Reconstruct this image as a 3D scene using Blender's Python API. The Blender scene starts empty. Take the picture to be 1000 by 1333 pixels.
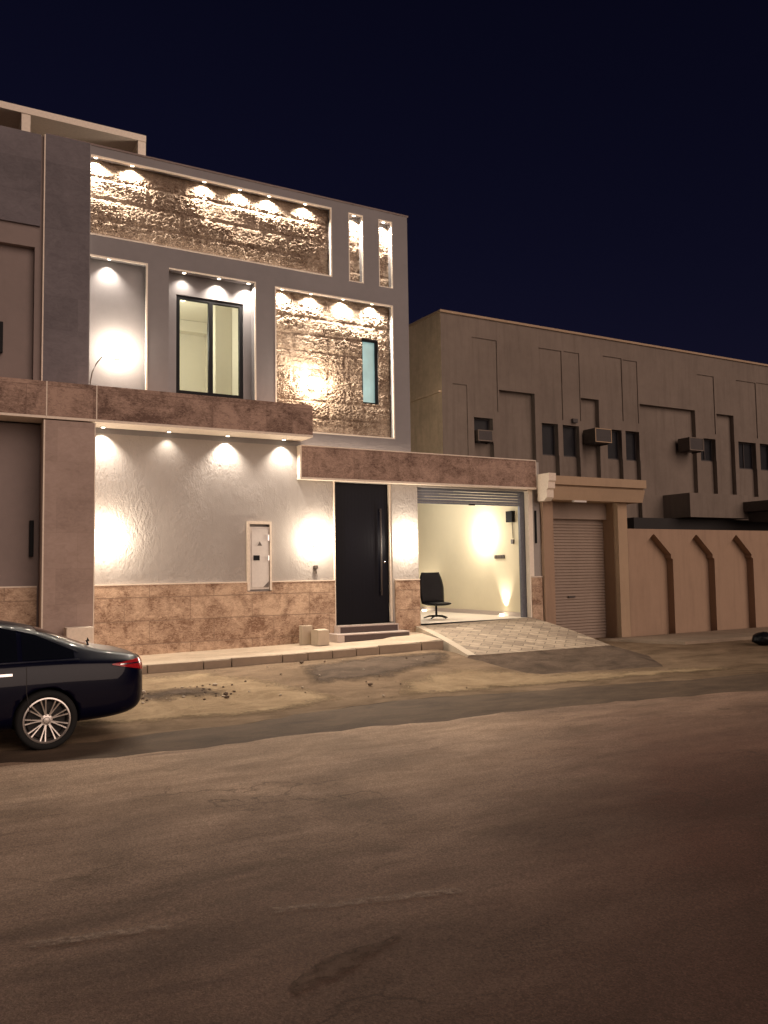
import bpy, bmesh, math, random
from mathutils import Vector, Matrix, noise
from mathutils.bvhtree import BVHTree
random.seed(7)
sc = bpy.context.scene
COL = sc.collection
PI = math.pi

# ------------------------------------------------------------------ materials
def new_mat(name):
    m = bpy.data.materials.new(name); m.use_nodes = True
    nt = m.node_tree; b = nt.nodes['Principled BSDF']
    return m, nt, b
def N(nt, t, **kw):
    n = nt.nodes.new(t)
    for k, v in kw.items():
        if k.startswith('i_'):
            key = k[2:]
            key = int(key) if key.isdigit() else key
            if hasattr(v, 'node'): nt.links.new(v, n.inputs[key])
            else: n.inputs[key].default_value = v
        else: setattr(n, k, v)
    return n
def coords(nt, sx=1, sy=1, sz=1):
    g = N(nt, 'ShaderNodeNewGeometry')
    m = N(nt, 'ShaderNodeVectorMath', operation='MULTIPLY', i_0=g.outputs['Position'], i_1=(sx, sy, sz))
    return m.outputs[0]
def facade_uv(nt):           # x, z -> u, v for textures on walls that face the street
    g = N(nt, 'ShaderNodeNewGeometry'); s = N(nt, 'ShaderNodeSeparateXYZ', i_0=g.outputs['Position'])
    a = N(nt, 'ShaderNodeMath', operation='ADD', i_0=s.outputs[0], i_1=s.outputs[1])
    c = N(nt, 'ShaderNodeCombineXYZ', i_0=a.outputs[0], i_1=s.outputs[2])
    return c.outputs[0]
def tex(nt, vec, scale, detail=4, rough=.55, dist=0):
    return N(nt, 'ShaderNodeTexNoise', i_Vector=vec, i_Scale=scale, i_Detail=detail, i_Roughness=rough, i_Distortion=dist).outputs[0]
def ramp(nt, fac, stops, interp='LINEAR'):
    r = N(nt, 'ShaderNodeValToRGB', i_0=fac); cr = r.color_ramp; cr.interpolation = interp
    while len(cr.elements) < len(stops): cr.elements.new(.5)
    for e, (p, c) in zip(cr.elements, stops):
        e.position = p; e.color = (c[0], c[1], c[2], 1) if hasattr(c, '__len__') else (c, c, c, 1)
    return r.outputs[0]
def mixc(nt, fac, a, b, mode='MIX'):
    n = nt.nodes.new('ShaderNodeMix'); n.data_type = 'RGBA'; n.blend_type = mode
    for k, v in ((0, fac), (6, a), (7, b)):
        if hasattr(v, 'node'): nt.links.new(v, n.inputs[k])
        else: n.inputs[k].default_value = v if not hasattr(v, '__len__') or len(v) == 4 else (*v, 1)
    return n.outputs[2]
def math_(nt, op, a, b=0.0, clamp=False):
    n = N(nt, 'ShaderNodeMath', operation=op, i_0=a, i_1=b); n.use_clamp = clamp
    return n.outputs[0]
def bump(nt, bsdf, h, strength=.4, dist=.01):
    n = N(nt, 'ShaderNodeBump', i_Height=h, i_Strength=strength, i_Distance=dist)
    nt.links.new(n.outputs[0], bsdf.inputs['Normal'])
def setc(nt, bsdf, c, rough=.8, metal=0, spec=None):
    if hasattr(c, 'node'): nt.links.new(c, bsdf.inputs['Base Color'])
    else: bsdf.inputs['Base Color'].default_value = (*c, 1)
    if hasattr(rough, 'node'): nt.links.new(rough, bsdf.inputs['Roughness'])
    else: bsdf.inputs['Roughness'].default_value = rough
    bsdf.inputs['Metallic'].default_value = metal
    if spec is not None: bsdf.inputs['Specular IOR Level'].default_value = spec

def m_plaster(name, c, var=.12, bs=.25, bscale=60, rough_patch=False, streak=.0):
    m, nt, b = new_mat(name); v = coords(nt)
    n1 = tex(nt, v, .9, 5, .6); n2 = tex(nt, v, 7, 4, .6)
    f = math_(nt, 'ADD', math_(nt, 'MULTIPLY', n1, .7), math_(nt, 'MULTIPLY', n2, .3))
    col = ramp(nt, f, [(.3, [x*(1-var) for x in c]), (.7, [min(1, x*(1+var*.6)) for x in c])])
    if streak:
        st = tex(nt, coords(nt, 5, 5, .45), 1.4, 5, .65)
        k = ramp(nt, st, [(.48, 0), (.72, 1)])
        col = mixc(nt, math_(nt, 'MULTIPLY', k, streak), col, [x*.55 for x in c])
    setc(nt, b, col, .9, spec=.2)
    h = tex(nt, v, bscale, 3, .6)
    if rough_patch:
        big = tex(nt, coords(nt, 1, 1, .6), 1.1, 3, .5)
        mask = ramp(nt, big, [(.42, .12), (.6, 1)])
        r = tex(nt, coords(nt, 1, 1, .55), 16, 4, .62, .6)
        h = math_(nt, 'ADD', math_(nt, 'MULTIPLY', h, .12), math_(nt, 'MULTIPLY', math_(nt, 'MULTIPLY', r, mask), 1.0))
        bump(nt, b, h, .8, .035)
    else: bump(nt, b, h, bs, .006)
    return m
def m_stone(name, c1, c2, mortar, bw=.9, bh=.42, joint=.006, bs=.35, vein=6, rough=.65, contrast=1.0, spec=.25):
    m, nt, b = new_mat(name); uv = facade_uv(nt); v = coords(nt)
    br = N(nt, 'ShaderNodeTexBrick', i_Vector=uv, i_Scale=1.0)
    br.offset = .37; br.offset_frequency = 2
    br.inputs['Color1'].default_value = (0, 0, 0, 1); br.inputs['Color2'].default_value = (1, 1, 1, 1)
    br.inputs['Mortar'].default_value = (.5, .5, .5, 1)
    br.inputs['Mortar Size'].default_value = joint; br.inputs['Brick Width'].default_value = bw; br.inputs['Row Height'].default_value = bh
    n1 = tex(nt, v, vein*.35, 6, .65, .8); n2 = tex(nt, coords(nt, 1, 1, 1.8), vein*2.2, 6, .7, 1.2)
    f = math_(nt, 'ADD', math_(nt, 'MULTIPLY', n1, .5), math_(nt, 'MULTIPLY', n2, .5))
    f = math_(nt, 'ADD', math_(nt, 'MULTIPLY', math_(nt, 'SUBTRACT', f, .5), 5.0*contrast), .5)
    f = math_(nt, 'ADD', math_(nt, 'MULTIPLY', f, .68), math_(nt, 'MULTIPLY', br.outputs[0], .32), True)
    mid = [(x+y)/2 for x, y in zip(c1, c2)]
    col = ramp(nt, f, [(.0, c1), (.45, mid), (1, c2)])
    col = mixc(nt, math_(nt, 'MULTIPLY', br.outputs['Fac'], .65), col, mortar)
    setc(nt, b, col, rough, spec=spec)
    h = math_(nt, 'SUBTRACT', math_(nt, 'MULTIPLY', n2, .5), math_(nt, 'MULTIPLY', br.outputs['Fac'], .6))
    bump(nt, b, h, bs, .02)
    return m
def m_simple(name, c, rough=.5, metal=0, spec=None, var=.15, scale=20, bs=0):
    m, nt, b = new_mat(name); n = tex(nt, coords(nt), scale, 4, .6)
    setc(nt, b, ramp(nt, n, [(.3, [x*(1-var) for x in c]), (.7, [min(1, x*(1+var)) for x in c])]), rough, metal, spec)
    if bs: bump(nt, b, n, bs, .01)
    return m
def m_emit(name, c, s):
    m, nt, b = new_mat(name); setc(nt, b, (.8, .8, .8), .4)
    b.inputs['Emission Color'].default_value = (*c, 1); b.inputs['Emission Strength'].default_value = s
    return m

M = {}
M['plaster'] = m_plaster('villa_plaster', (.245, .232, .24), .10, .3)
M['plaster_rough'] = m_plaster('villa_rough_plaster', (.36, .33, .31), .08, rough_patch=True)
M['trim'] = m_simple('cream_trim', (.72, .62, .52), .6, var=.08)
M['bead'] = m_simple('lit_jamb_cream', (.80, .72, .62), .6, var=.05)
M['frieze'] = m_stone('split_face_stone', (.13, .088, .066), (.40, .32, .25), (.20, .15, .12), 1.0, .42, .004, .9, 9, 1.0, 1.1, 0)
M['band'] = m_stone('brown_travertine', (.12, .07, .052), (.38, .26, .205), (.16, .10, .08), 1.1, .72, .006, .4, 6.5, .6, 1.5)
M['dado'] = m_stone('honey_travertine', (.20, .115, .075), (.60, .44, .32), (.26, .18, .13), 1.25, .435, .008, .9, 7.5, .7, 1.5)
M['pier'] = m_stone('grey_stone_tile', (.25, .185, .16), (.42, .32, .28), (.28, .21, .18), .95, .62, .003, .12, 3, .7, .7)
M['pier_upper'] = m_stone('grey_stone_tile_dimmed', (.085, .075, .085), (.17, .15, .165), (.11, .10, .11), .95, .62, .003, .12, 3, .7, .7)  # same pier tile, darkened in colour as street light fades with height
M['left_plaster'] = m_plaster('adjoining_plaster', (.23, .185, .175), .12, .3)
M['old_plaster'] = m_plaster('old_building_plaster', (.20, .162, .138), .16, .3, 40, streak=.42)
M['old_side'] = m_plaster('old_plaster_lit_side', (.62, .48, .33), .3, .5, 25, streak=.5)  # brighter than the front: lamp spill on this side put into the colour
M['wall_paint'] = m_plaster('boundary_wall_paint', (.36, .25, .18), .10, .3, 45, streak=.3)
M['niche'] = m_plaster('niche_pale_paint', (.56, .45, .355), .12, .3, 45, streak=.35)
M['canopy'] = m_plaster('gate_canopy_paint', (.40, .29, .20), .10, .3, 45, streak=.15)
M['cream'] = m_plaster('garage_cream_paint', (.72, .65, .48), .05, .1)
M['room'] = m_plaster('room_cream_paint', (.72, .68, .57), .04, .1)
M['teal'] = m_plaster('bathroom_tile', (.45, .62, .62), .05, .1)
M['white'] = m_simple('white_enamel', (.62, .58, .55), .45, var=.05)
M['black_metal'] = m_simple('black_frame', (.006, .006, .008), .6, 0, .15)
M['dark'] = m_simple('painted_shade_dark', (.012, .009, .009), .7)
M['black_fabric'] = m_simple('black_lump_surface', (.003, .003, .005), .5, spec=.2, bs=.2)
M['chrome'] = m_simple('chrome', (.7, .7, .7), .18, 1.0)
M['alloy'] = m_simple('alloy', (.62, .58, .55), .32, .85)
M['rubber'] = m_simple('rubber', (.005, .005, .005), .85)
M['shutter'] = m_simple('steel_shutter', (.13, .135, .16), .5, .3)
M['shutter_old'] = m_plaster('painted_roller_shutter', (.33, .26, .215), .08, .1, streak=.2)
M['kerb'] = m_plaster('kerb_concrete', (.30, .235, .175), .3, .6, 35)
M['concrete'] = m_plaster('block_concrete', (.50, .42, .33), .2, .8, 30)
M['pave'] = m_stone('pavement_tile', (.38, .30, .22), (.58, .47, .36), (.24, .18, .13), .4, .4, .008, .4, 5)
M['step_tread'] = m_simple('step_granite', (.50, .42, .38), .5, var=.2, scale=60)
M['step_riser'] = m_simple('brown_granite', (.055, .03, .027), .4, var=.35, scale=60)
M['ac'] = m_simple('ac_casing', (.075, .055, .045), .6, var=.2)
M['ac_grille'] = m_simple('ac_grille', (.05, .04, .04), .6)
M['lens'] = m_emit('lamp_lens', (1, .86, .62), 12)
M['lamp_body'] = m_simple('lamp_body', (.5, .47, .42), .5)
M['red_lens'] = m_simple('red_lens', (.35, .012, .015), .12, var=.3, scale=40)
M['cable'] = m_simple('grey_cable', (.12, .10, .09), .6)

# car paint: deep navy clear coat
m, nt, b = new_mat('navy_car_paint')
setc(nt, b, (.0006, .0010, .010), .35, 0, .1); b.inputs['Coat Weight'].default_value = .35; b.inputs['Coat Roughness'].default_value = .04
M['car'] = m
m, nt, b = new_mat('car_glass'); setc(nt, b, (.004, .005, .008), .05, 0, .6); M['car_glass'] = m
# door: black painted steel with fine vertical flutes
m, nt, b = new_mat('black_fluted_steel'); setc(nt, b, (.002, .002, .005), .35, 0, .12)
s = N(nt, 'ShaderNodeSeparateXYZ', i_0=coords(nt))
w = math_(nt, 'SINE', math_(nt, 'MULTIPLY', s.outputs[0], 75.0))
n = tex(nt, coords(nt, 12, 1, .5), 1.2, 3)
bump(nt, b, math_(nt, 'ADD', math_(nt, 'MULTIPLY', w, .35), n), .14, .008); M['door'] = m
# window glass: reflective, see-through
def m_glass(name, tint):
    m, nt, b = new_mat(name)
    out = nt.nodes['Material Output']; nt.nodes.remove(b)
    t = N(nt, 'ShaderNodeBsdfTransparent'); t.inputs[0].default_value = (*tint, 1)
    g = N(nt, 'ShaderNodeBsdfGlossy'); g.inputs['Roughness'].default_value = .02
    fr = N(nt, 'ShaderNodeFresnel'); fr.inputs[0].default_value = 1.45
    mx = N(nt, 'ShaderNodeMixShader', i_0=fr.outputs[0], i_1=t.outputs[0], i_2=g.outputs[0])
    nt.links.new(mx.outputs[0], out.inputs[0]); return m
M['dusty_glass'] = m_simple('dusty_dark_glass', (.008, .008, .012), .45, spec=.25, var=.4, scale=3)
M['glass'] = m_glass('window_glass', (.9, .93, .85))
m, nt, b = new_mat('frosted_glass'); setc(nt, b, (.35, .55, .56), .35)
b.inputs['Emission Color'].default_value = (.36, .62, .62, 1)
e = ramp(nt, tex(nt, coords(nt, 2, 2, 1), 1.6, 3), [(.3, .25), (.7, .5)]); nt.links.new(e, b.inputs['Emission Strength'])
M['frosted'] = m

# ground materials -------------------------------------------------
def ground_common(nt):
    v = coords(nt)
    return v, N(nt, 'ShaderNodeSeparateXYZ', i_0=v)
def m_road():
    m, nt, b = new_mat('dusty_asphalt'); v, s = ground_common(nt)
    X, Y = s.outputs[0], s.outputs[1]
    big = tex(nt, coords(nt, .35, 1, 1), .8, 5, .6, .4)
    mid = tex(nt, coords(nt, .5, 1.4, 1), 2.5, 6, .65, .3)
    fine = tex(nt, v, 90, 3, .8); grit = tex(nt, v, 28, 4, .75)
    base = ramp(nt, mid, [(.32, (.205, .142, .108)), (.68, (.335, .238, .184))])
    # dust builds up towards the kerb side of the carriageway
    yy = math_(nt, 'ADD', Y, math_(nt, 'MULTIPLY', math_(nt, 'SUBTRACT', big, .5), 4.0))
    dust = ramp(nt, math_(nt, 'MULTIPLY', math_(nt, 'SUBTRACT', yy, 4.3), .24, True), [(0, 0), (.5, .35), (1, 1)])
    col = mixc(nt, dust, base, ramp(nt, mid, [(.3, (.33, .23, .16)), (.7, (.52, .375, .27))]))
    # street light fading to the right, put in as redder, darker asphalt
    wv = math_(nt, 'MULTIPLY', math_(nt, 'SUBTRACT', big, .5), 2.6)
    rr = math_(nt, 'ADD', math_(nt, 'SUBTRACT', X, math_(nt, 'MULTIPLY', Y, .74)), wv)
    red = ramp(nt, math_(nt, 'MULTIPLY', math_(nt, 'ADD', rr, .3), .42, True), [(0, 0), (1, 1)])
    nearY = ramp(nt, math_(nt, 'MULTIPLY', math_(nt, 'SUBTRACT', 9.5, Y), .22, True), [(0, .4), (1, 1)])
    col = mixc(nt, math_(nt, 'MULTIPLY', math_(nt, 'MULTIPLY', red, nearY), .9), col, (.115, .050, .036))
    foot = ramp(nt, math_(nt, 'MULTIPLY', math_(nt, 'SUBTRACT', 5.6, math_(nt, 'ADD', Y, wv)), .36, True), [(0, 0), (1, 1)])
    col = mixc(nt, math_(nt, 'MULTIPLY', foot, .78), col, (.098, .055, .042))  # near road darkened in colour where the street light falls away
    sm = tex(nt, coords(nt, 1.0, 3.2, 1), .9, 5, .7, .6)
    blotch = ramp(nt, sm, [(.60, 0), (.67, 1)])
    col = mixc(nt, math_(nt, 'MULTIPLY', blotch, .45), col, (.10, .065, .05))
    sp = ramp(nt, fine, [(.34, .62), (.5, 1.0), (.66, 1.38)])
    col = mixc(nt, .8, col, sp, 'MULTIPLY')
    trk = tex(nt, coords(nt, .10, 1.5, 1), 1.3, 5, .6, .2)
    col = mixc(nt, 1.0, col, ramp(nt, trk, [(.34, .86), (.5, 1.0), (.66, 1.07)]), 'MULTIPLY')
    bl2 = tex(nt, coords(nt, .8, 1.3, 1), .55, 6, .62, .8)
    col = mixc(nt, 1.0, col, ramp(nt, bl2, [(.38, .80), (.55, 1.10)]), 'MULTIPLY')
    vo = N(nt, 'ShaderNodeTexVoronoi', i_Vector=v, i_Scale=75.0)
    peb = ramp(nt, vo.outputs['Color'], [(.15, .75), (.5, 1.0), (.9, 1.28)])
    col = mixc(nt, .75, col, peb, 'MULTIPLY')
    vc = N(nt, 'ShaderNodeTexVoronoi', feature='DISTANCE_TO_EDGE', i_Vector=N(nt, 'ShaderNodeVectorMath', operation='ADD', i_0=coords(nt, .45, .8, 1), i_1=N(nt, 'ShaderNodeTexNoise', i_Vector=v, i_Scale=1.6, i_Detail=5.0).outputs['Color']).outputs[0], i_Scale=.55)
    crk = math_(nt, 'MULTIPLY', ramp(nt, vc.outputs[0], [(0, 1), (.012, 0)]), ramp(nt, big, [(.5, 0), (.6, .6)]))
    col = mixc(nt, crk, col, (.06, .04, .03))
    wh = ramp(nt, grit, [(.62, 0), (.72, 1)])
    col = mixc(nt, math_(nt, 'MULTIPLY', wh, .35), col, (.42, .32, .24))
    setc(nt, b, col, .82, spec=.3)
    bump(nt, b, math_(nt, 'ADD', math_(nt, 'MULTIPLY', fine, .6), math_(nt, 'MULTIPLY', grit, .8)), .8, .02)
    return m
def m_strip():
    m, nt, b = new_mat('dark_gutter_asphalt'); v, s = ground_common(nt)
    mid = tex(nt, coords(nt, .6, 1.2, 1), 2.2, 6, .65, .4); fine = tex(nt, v, 80, 3, .8)
    col = ramp(nt, mid, [(.3, (.065, .045, .032)), (.72, (.145, .10, .068))])
    col = mixc(nt, .8, col, ramp(nt, fine, [(.36, .75), (.5, 1), (.72, 1.3)]), 'MULTIPLY')
    setc(nt, b, col, .85, spec=.25); bump(nt, b, math_(nt, 'ADD', fine, mid), .5, .012)
    return m
def m_sand(name, lo, hi, scale=1.6):
    m, nt, b = new_mat(name); v, s = ground_common(nt)
    n1 = tex(nt, coords(nt, .6, 1.1, 1), scale, 7, .68, .6); n2 = tex(nt, v, 14, 5, .7); fine = tex(nt, v, 70, 3, .8)
    col = ramp(nt, n1, [(.34, lo), (.66, hi)])
    dk = ramp(nt, n2, [(.60, 0), (.70, 1)])
    col = mixc(nt, math_(nt, 'MULTIPLY', dk, .4), col, [x*.5 for x in lo])
    col = mixc(nt, .7, col, ramp(nt, fine, [(.36, .75), (.5, 1), (.72, 1.25)]), 'MULTIPLY')
    setc(nt, b, col, .92, spec=.15)
    bump(nt, b, math_(nt, 'ADD', math_(nt, 'MULTIPLY', fine, .4), math_(nt, 'ADD', n1, n2)), .7, .03)
    return m
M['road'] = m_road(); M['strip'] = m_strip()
M['verge'] = m_sand('packed_earth', (.13, .088, .055), (.27, .19, .125))
M['sand'] = m_sand('loose_sand', (.23, .16, .095), (.40, .295, .185), 2.6)
M['stain'] = m_sand('oily_asphalt', (.12, .082, .064), (.21, .15, .118), 3.0)
M['apron'] = m_sand('ramp_asphalt', (.075, .054, .040), (.16, .115, .085), 3.0)
# interlocking ramp pavers
m, nt, b = new_mat('interlocking_pavers'); uv = N(nt, 'ShaderNodeMapping', i_Vector=coords(nt)); uv.inputs['Rotation'].default_value = (0, 0, .785)
br = N(nt, 'ShaderNodeTexBrick', i_Vector=uv.outputs[0], i_Scale=1.0); br.offset = .5
br.inputs['Color1'].default_value = (.24, .185, .14, 1); br.inputs['Color2'].default_value = (.42, .335, .25, 1); br.inputs['Mortar'].default_value = (.17, .13, .095, 1)
br.inputs['Brick Width'].default_value = .40; br.inputs['Row Height'].default_value = .20; br.inputs['Mortar Size'].default_value = .010
n = tex(nt, coords(nt), 9, 5, .65)
setc(nt, b, mixc(nt, .7, br.outputs[0], ramp(nt, n, [(.3, .65), (.7, 1.25)]), 'MULTIPLY'), .75, spec=.3)
bump(nt, b, math_(nt, 'SUBTRACT', math_(nt, 'MULTIPLY', n, .4), br.outputs['Fac']), .5, .012); M['pavers'] = m

# ------------------------------------------------------------------ mesh helpers
class MB:
    def __init__(s): s.bm = bmesh.new()
    def quad(s, *p):
        vs = [s.bm.verts.new(q) for q in p]
        return s.bm.faces.new(vs)
    def box(s, x0, x1, y0, y1, z0, z1, bev=0):
        r = bmesh.ops.create_cube(s.bm, size=1)
        for v in r['verts']:
            v.co = Vector(((x0+x1)/2+v.co.x*(x1-x0), (y0+y1)/2+v.co.y*(y1-y0), (z0+z1)/2+v.co.z*(z1-z0)))
        if bev:
            es = list({e for v in r['verts'] for e in v.link_edges})
            bmesh.ops.bevel(s.bm, geom=es, offset=bev, segments=2, affect='EDGES', profile=.6)
        return s
    def prism(s, pts, axis, a, b):           # polygon pts in the two other axes, extruded along axis from a to b
        def P(p, t): return {'x': (t, p[0], p[1]), 'y': (p[0], t, p[1]), 'z': (p[0], p[1], t)}[axis]
        A = [s.bm.verts.new(P(p, a)) for p in pts]; B = [s.bm.verts.new(P(p, b)) for p in pts]
        n = len(pts)
        s.bm.faces.new(A); s.bm.faces.new(B[::-1])
        for i in range(n): s.bm.faces.new((A[i], B[i], B[(i+1) % n], A[(i+1) % n]))
        return s
    def tube(s, path, r, seg=8, cap=True):
        rings = []; path = [Vector(p) for p in path]
        for i, p in enumerate(path):
            d = (path[min(i+1, len(path)-1)]-path[max(i-1, 0)]).normalized()
            u = d.orthogonal().normalized() if abs(d.z) > .9 else d.cross(Vector((0, 0, 1))).normalized()
            w = d.cross(u); rr = r[i] if hasattr(r, '__len__') else r
            rings.append([s.bm.verts.new(p+u*math.cos(2*PI*k/seg)*rr+w*math.sin(2*PI*k/seg)*rr) for k in range(seg)])
        for a, b in zip(rings, rings[1:]):
            for k in range(seg): s.bm.faces.new((a[k], a[(k+1) % seg], b[(k+1) % seg], b[k]))
        if cap: s.bm.faces.new(rings[0][::-1]); s.bm.faces.new(rings[-1])
        return s
    def lathe_y(s, prof, seg=48, c=(0, 0, 0)):     # profile (radius, y) about the y axis
        rings = [[s.bm.verts.new((c[0]+r*math.cos(2*PI*k/seg), c[1]+y, c[2]+r*math.sin(2*PI*k/seg))) for k in range(seg)] for r, y in prof]
        for a, b in zip(rings, rings[1:]):
            for k in range(seg): s.bm.faces.new((a[k], a[(k+1) % seg], b[(k+1) % seg], b[k]))
        return s
    def build(s, name, mat, parent=None, smooth=False, loc=None):
        bmesh.ops.recalc_face_normals(s.bm, faces=s.bm.faces)
        me = bpy.data.meshes.new(name); s.bm.to_mesh(me); s.bm.free()
        o = bpy.data.objects.new(name, me); COL.objects.link(o)
        me.materials.append(mat)
        if smooth:
            for p in me.polygons: p.use_smooth = True
        if parent: o.parent = parent; o.matrix_parent_inverse = Matrix.Translation(parent.location).inverted() if parent.get('world_children') else Matrix()
        if loc: o.location = loc
        return o
def thing(name, label, cat, loc=(0, 0, 0), group=None, world=True):
    o = bpy.data.objects.new(name, None); COL.objects.link(o); o.location = loc; o.empty_display_size = .2
    o['label'] = label; o['category'] = cat
    if group: o['group'] = group
    if world: o['world_children'] = 1        # children given in world coordinates
    return o
def tag(o, label, cat, group=None):
    o['label'] = label; o['category'] = cat
    if group: o['group'] = group
    return o
def struct(o): o['kind'] = 'structure'; return o
def box(name, x0, x1, y0, y1, z0, z1, mat, parent=None, bev=0): return MB().box(x0, x1, y0, y1, z0, z1, bev).build(name, mat, parent)

def relief(name, X0, X1, Z0, Z1, Y, rects, mat, parent, thick=.25):
    """street-facing wall with rectangular recesses; rect = (x0,x1,z0,z1,depth) or (...,depth,'hole')"""
    xs = sorted({X0, X1, *[r[0] for r in rects], *[r[1] for r in rects]}); zs = sorted({Z0, Z1, *[r[2] for r in rects], *[r[3] for r in rects]})
    xs = [x for x in xs if X0 <= x <= X1]; zs = [z for z in zs if Z0 <= z <= Z1]
    def cell(i, j):
        if i < 0 or j < 0 or i >= len(xs)-1 or j >= len(zs)-1: return None
        cx = (xs[i]+xs[i+1])/2; cz = (zs[j]+zs[j+1])/2; d = (0., False)
        for r in rects:
            if r[0] < cx < r[1] and r[2] < cz < r[3]: d = (r[4], len(r) > 5)
        return d
    mb = MB()
    for i in range(len(xs)-1):
        for j in range(len(zs)-1):
            d, hole = cell(i, j); x0, x1, z0, z1 = xs[i], xs[i+1], zs[j], zs[j+1]; y = Y+d
            if not hole: mb.quad((x0, y, z0), (x1, y, z0), (x1, y, z1), (x0, y, z1))
            for di, dj, a, bq in ((1, 0, (x1, z0), (x1, z1)), (0, 1, (x0, z1), (x1, z1))):
                o = cell(i+di, j+dj)
                if o is None: continue
                if abs(o[0]-d) > 1e-6: mb.quad((a[0], y, a[1]), (bq[0], y, bq[1]), (bq[0], Y+o[0], bq[1]), (a[0], Y+o[0], a[1]))
    bmesh.ops.remove_doubles(mb.bm, verts=mb.bm.verts, dist=1e-5)
    return mb.build(name, mat, parent)

def stone_slab(name, x0, x1, z0, z1, y, amp, mat, parent, seed, step=.022, rowh=.42, blk=1.0, holes=(), calm=.42):
    """split-face stone cladding: real relief, courses of blocks with rough hearts and flatter margins"""
    nx = int((x1-x0)/step); nz = int((z1-z0)/step); mb = MB(); V = {}
    rnd = random.Random(seed); jitter = [[rnd.uniform(0, 1) for _ in range(40)] for _ in range(20)]
    for i in range(nx+1):
        for j in range(nz+1):
            x = x0+(x1-x0)*i/nx; z = z0+(z1-z0)*j/nz
            row = int((z-z0)/rowh); fz = (z-z0)/rowh-row
            xx = (x-x0)/blk+(.45 if row % 2 else 0); colm = int(xx); fx = xx-colm
            e = min(min(fx, 1-fx)*blk/.07, min(fz, 1-fz)*rowh/.06, 1)
            J = jitter[row % 20][colm % 40]
            p = Vector((x*7.5+seed*7, z*10.5, seed*3.1+J*9))
            h = noise.ridged_multi_fractal(p, 0.75, 2.15, 6, 1.0, 2.0, noise_basis='PERLIN_ORIGINAL')*.40
            h2 = noise.noise(Vector((x*24, z*34, J*5+seed))); h3 = noise.noise(Vector((x*55, z*70, seed)))
            h = max(0, min(1.4, h+h2*.45+h3*.22))
            k = (.5+.5*e)*(.30+.70*min(1, max(0, noise.noise(Vector((x*.9+seed, z*1.6, 2.0)))*2.4+.9)))
            edge = min(1, min(x-x0, x1-x, z-z0)/.10, max(0, (z1-z)/calm-.15))
            V[i, j] = mb.bm.verts.new((x, y-.012*e-amp*h*k*(.12+.88*max(0, edge)), z))
    for i in range(nx):
        for j in range(nz):
            cx = x0+(x1-x0)*(i+.5)/nx; cz = z0+(z1-z0)*(j+.5)/nz
            if any(a < cx < b and c < cz < d for a, b, c, d in holes): continue
            mb.bm.faces.new((V[i, j], V[i+1, j], V[i+1, j+1], V[i, j+1]))
    for v in [v for v in mb.bm.verts if not v.link_faces]: mb.bm.verts.remove(v)
    return mb.build(name, mat, parent, smooth=False)

WARM = (1.0, .85, .66)
def add_light(kind, loc, power, parent, color=WARM, radius=.04, size=1.3, blend=.6, rot=(0, 0, 0), name='lamp_light'):
    l = bpy.data.lights.new(name, kind); l.energy = power; l.color = color; l.shadow_soft_size = radius
    if kind == 'SPOT': l.spot_size = size; l.spot_blend = blend
    o = bpy.data.objects.new(name, l); COL.objects.link(o); o.location = loc; o.rotation_euler = rot
    if kind == 'SPOT': l.spot_blend = .9
    o.parent = parent; o.matrix_parent_inverse = Matrix.Translation(parent.location).inverted()
    return o
def downlight(x, y, z, power, parent, size=1.25, radius=.02, drop=.03, lens=True):
    f = MB().tube([(x, y, z-.001), (x, y, z-.014)], .045, 16).build('downlight', M['lamp_body'], parent)
    MB().tube([(x, y, z-.0141), (x, y, z-.018)], .034, 16).build('lens', M['lens'], f)
    add_light('SPOT', (x, y, z-drop), power, parent, (1, .88, .73), size=size, radius=radius)
def wall_lamp(x, y, z, power, parent, lit=True, w=.11, h=.24, d=.09, axis='y'):
    if axis == 'y':
        f = box('wall_lamp', x-w/2, x+w/2, y-d, y-.002, z-h/2, z+h/2, M['lens'] if lit else M['black_metal'], parent, .008)
        if lit:
            mb = MB(); mb.box(x-w/2+.015, x+w/2-.015, y-d+.015, y-.02, z+h/2+.001, z+h/2+.006); mb.box(x-w/2+.015, x+w/2-.015, y-d+.015, y-.02, z-h/2-.006, z-h/2-.001); mb.build('lens', M['lens'], f)
            add_light('POINT', (x, y-d-.14, z), power, parent, radius=.09)
    return f

# ------------------------------------------------------------------ ground
def zs(Y, X=0):
    """street-side terrain: fairly level carriageway that rises to the kerb in front of the villa"""
    def sm(a, b, t):
        t = max(0, min(1, (t-a)/(b-a))); return t*t*(3-2*t)
    z = -.18
    k = sm(10.9, 14.0, Y)*(1-sm(9.2, 10.2, X))
    z += .28*k+.012*max(0, min(6, X-3.5))*k
    z += .09*sm(11.5, 16.2, Y)*sm(10, 13, X)
    z += .10*sm(-3, 6, Y)*0
    return z
def grid(name, mat, xs, yfun0, yfun1, ny, lift=0, amp=.006, power=1.0):
    mb = MB(); rows = []
    for x in xs:
        a, b_ = yfun0(x), yfun1(x); r = []
        for j in range(ny+1):
            y = a+(b_-a)*(j/ny)**power
            r.append(mb.bm.verts.new((x, y, zs(y, x)+lift+amp*noise.noise(Vector((x*1.3, y*1.3, 1.7)))+amp*.5*noise.noise(Vector((x*5, y*5, 4)))+0*y)))
        rows.append(r)
    for a, b_ in zip(rows, rows[1:]):
        for j in range(ny): mb.bm.faces.new((a[j], b_[j], b_[j+1], a[j+1]))
    return mb.build(name, mat, smooth=True)
def frange(a, b, n): return [a+(b-a)*i/n for i in range(n+1)]
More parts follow.
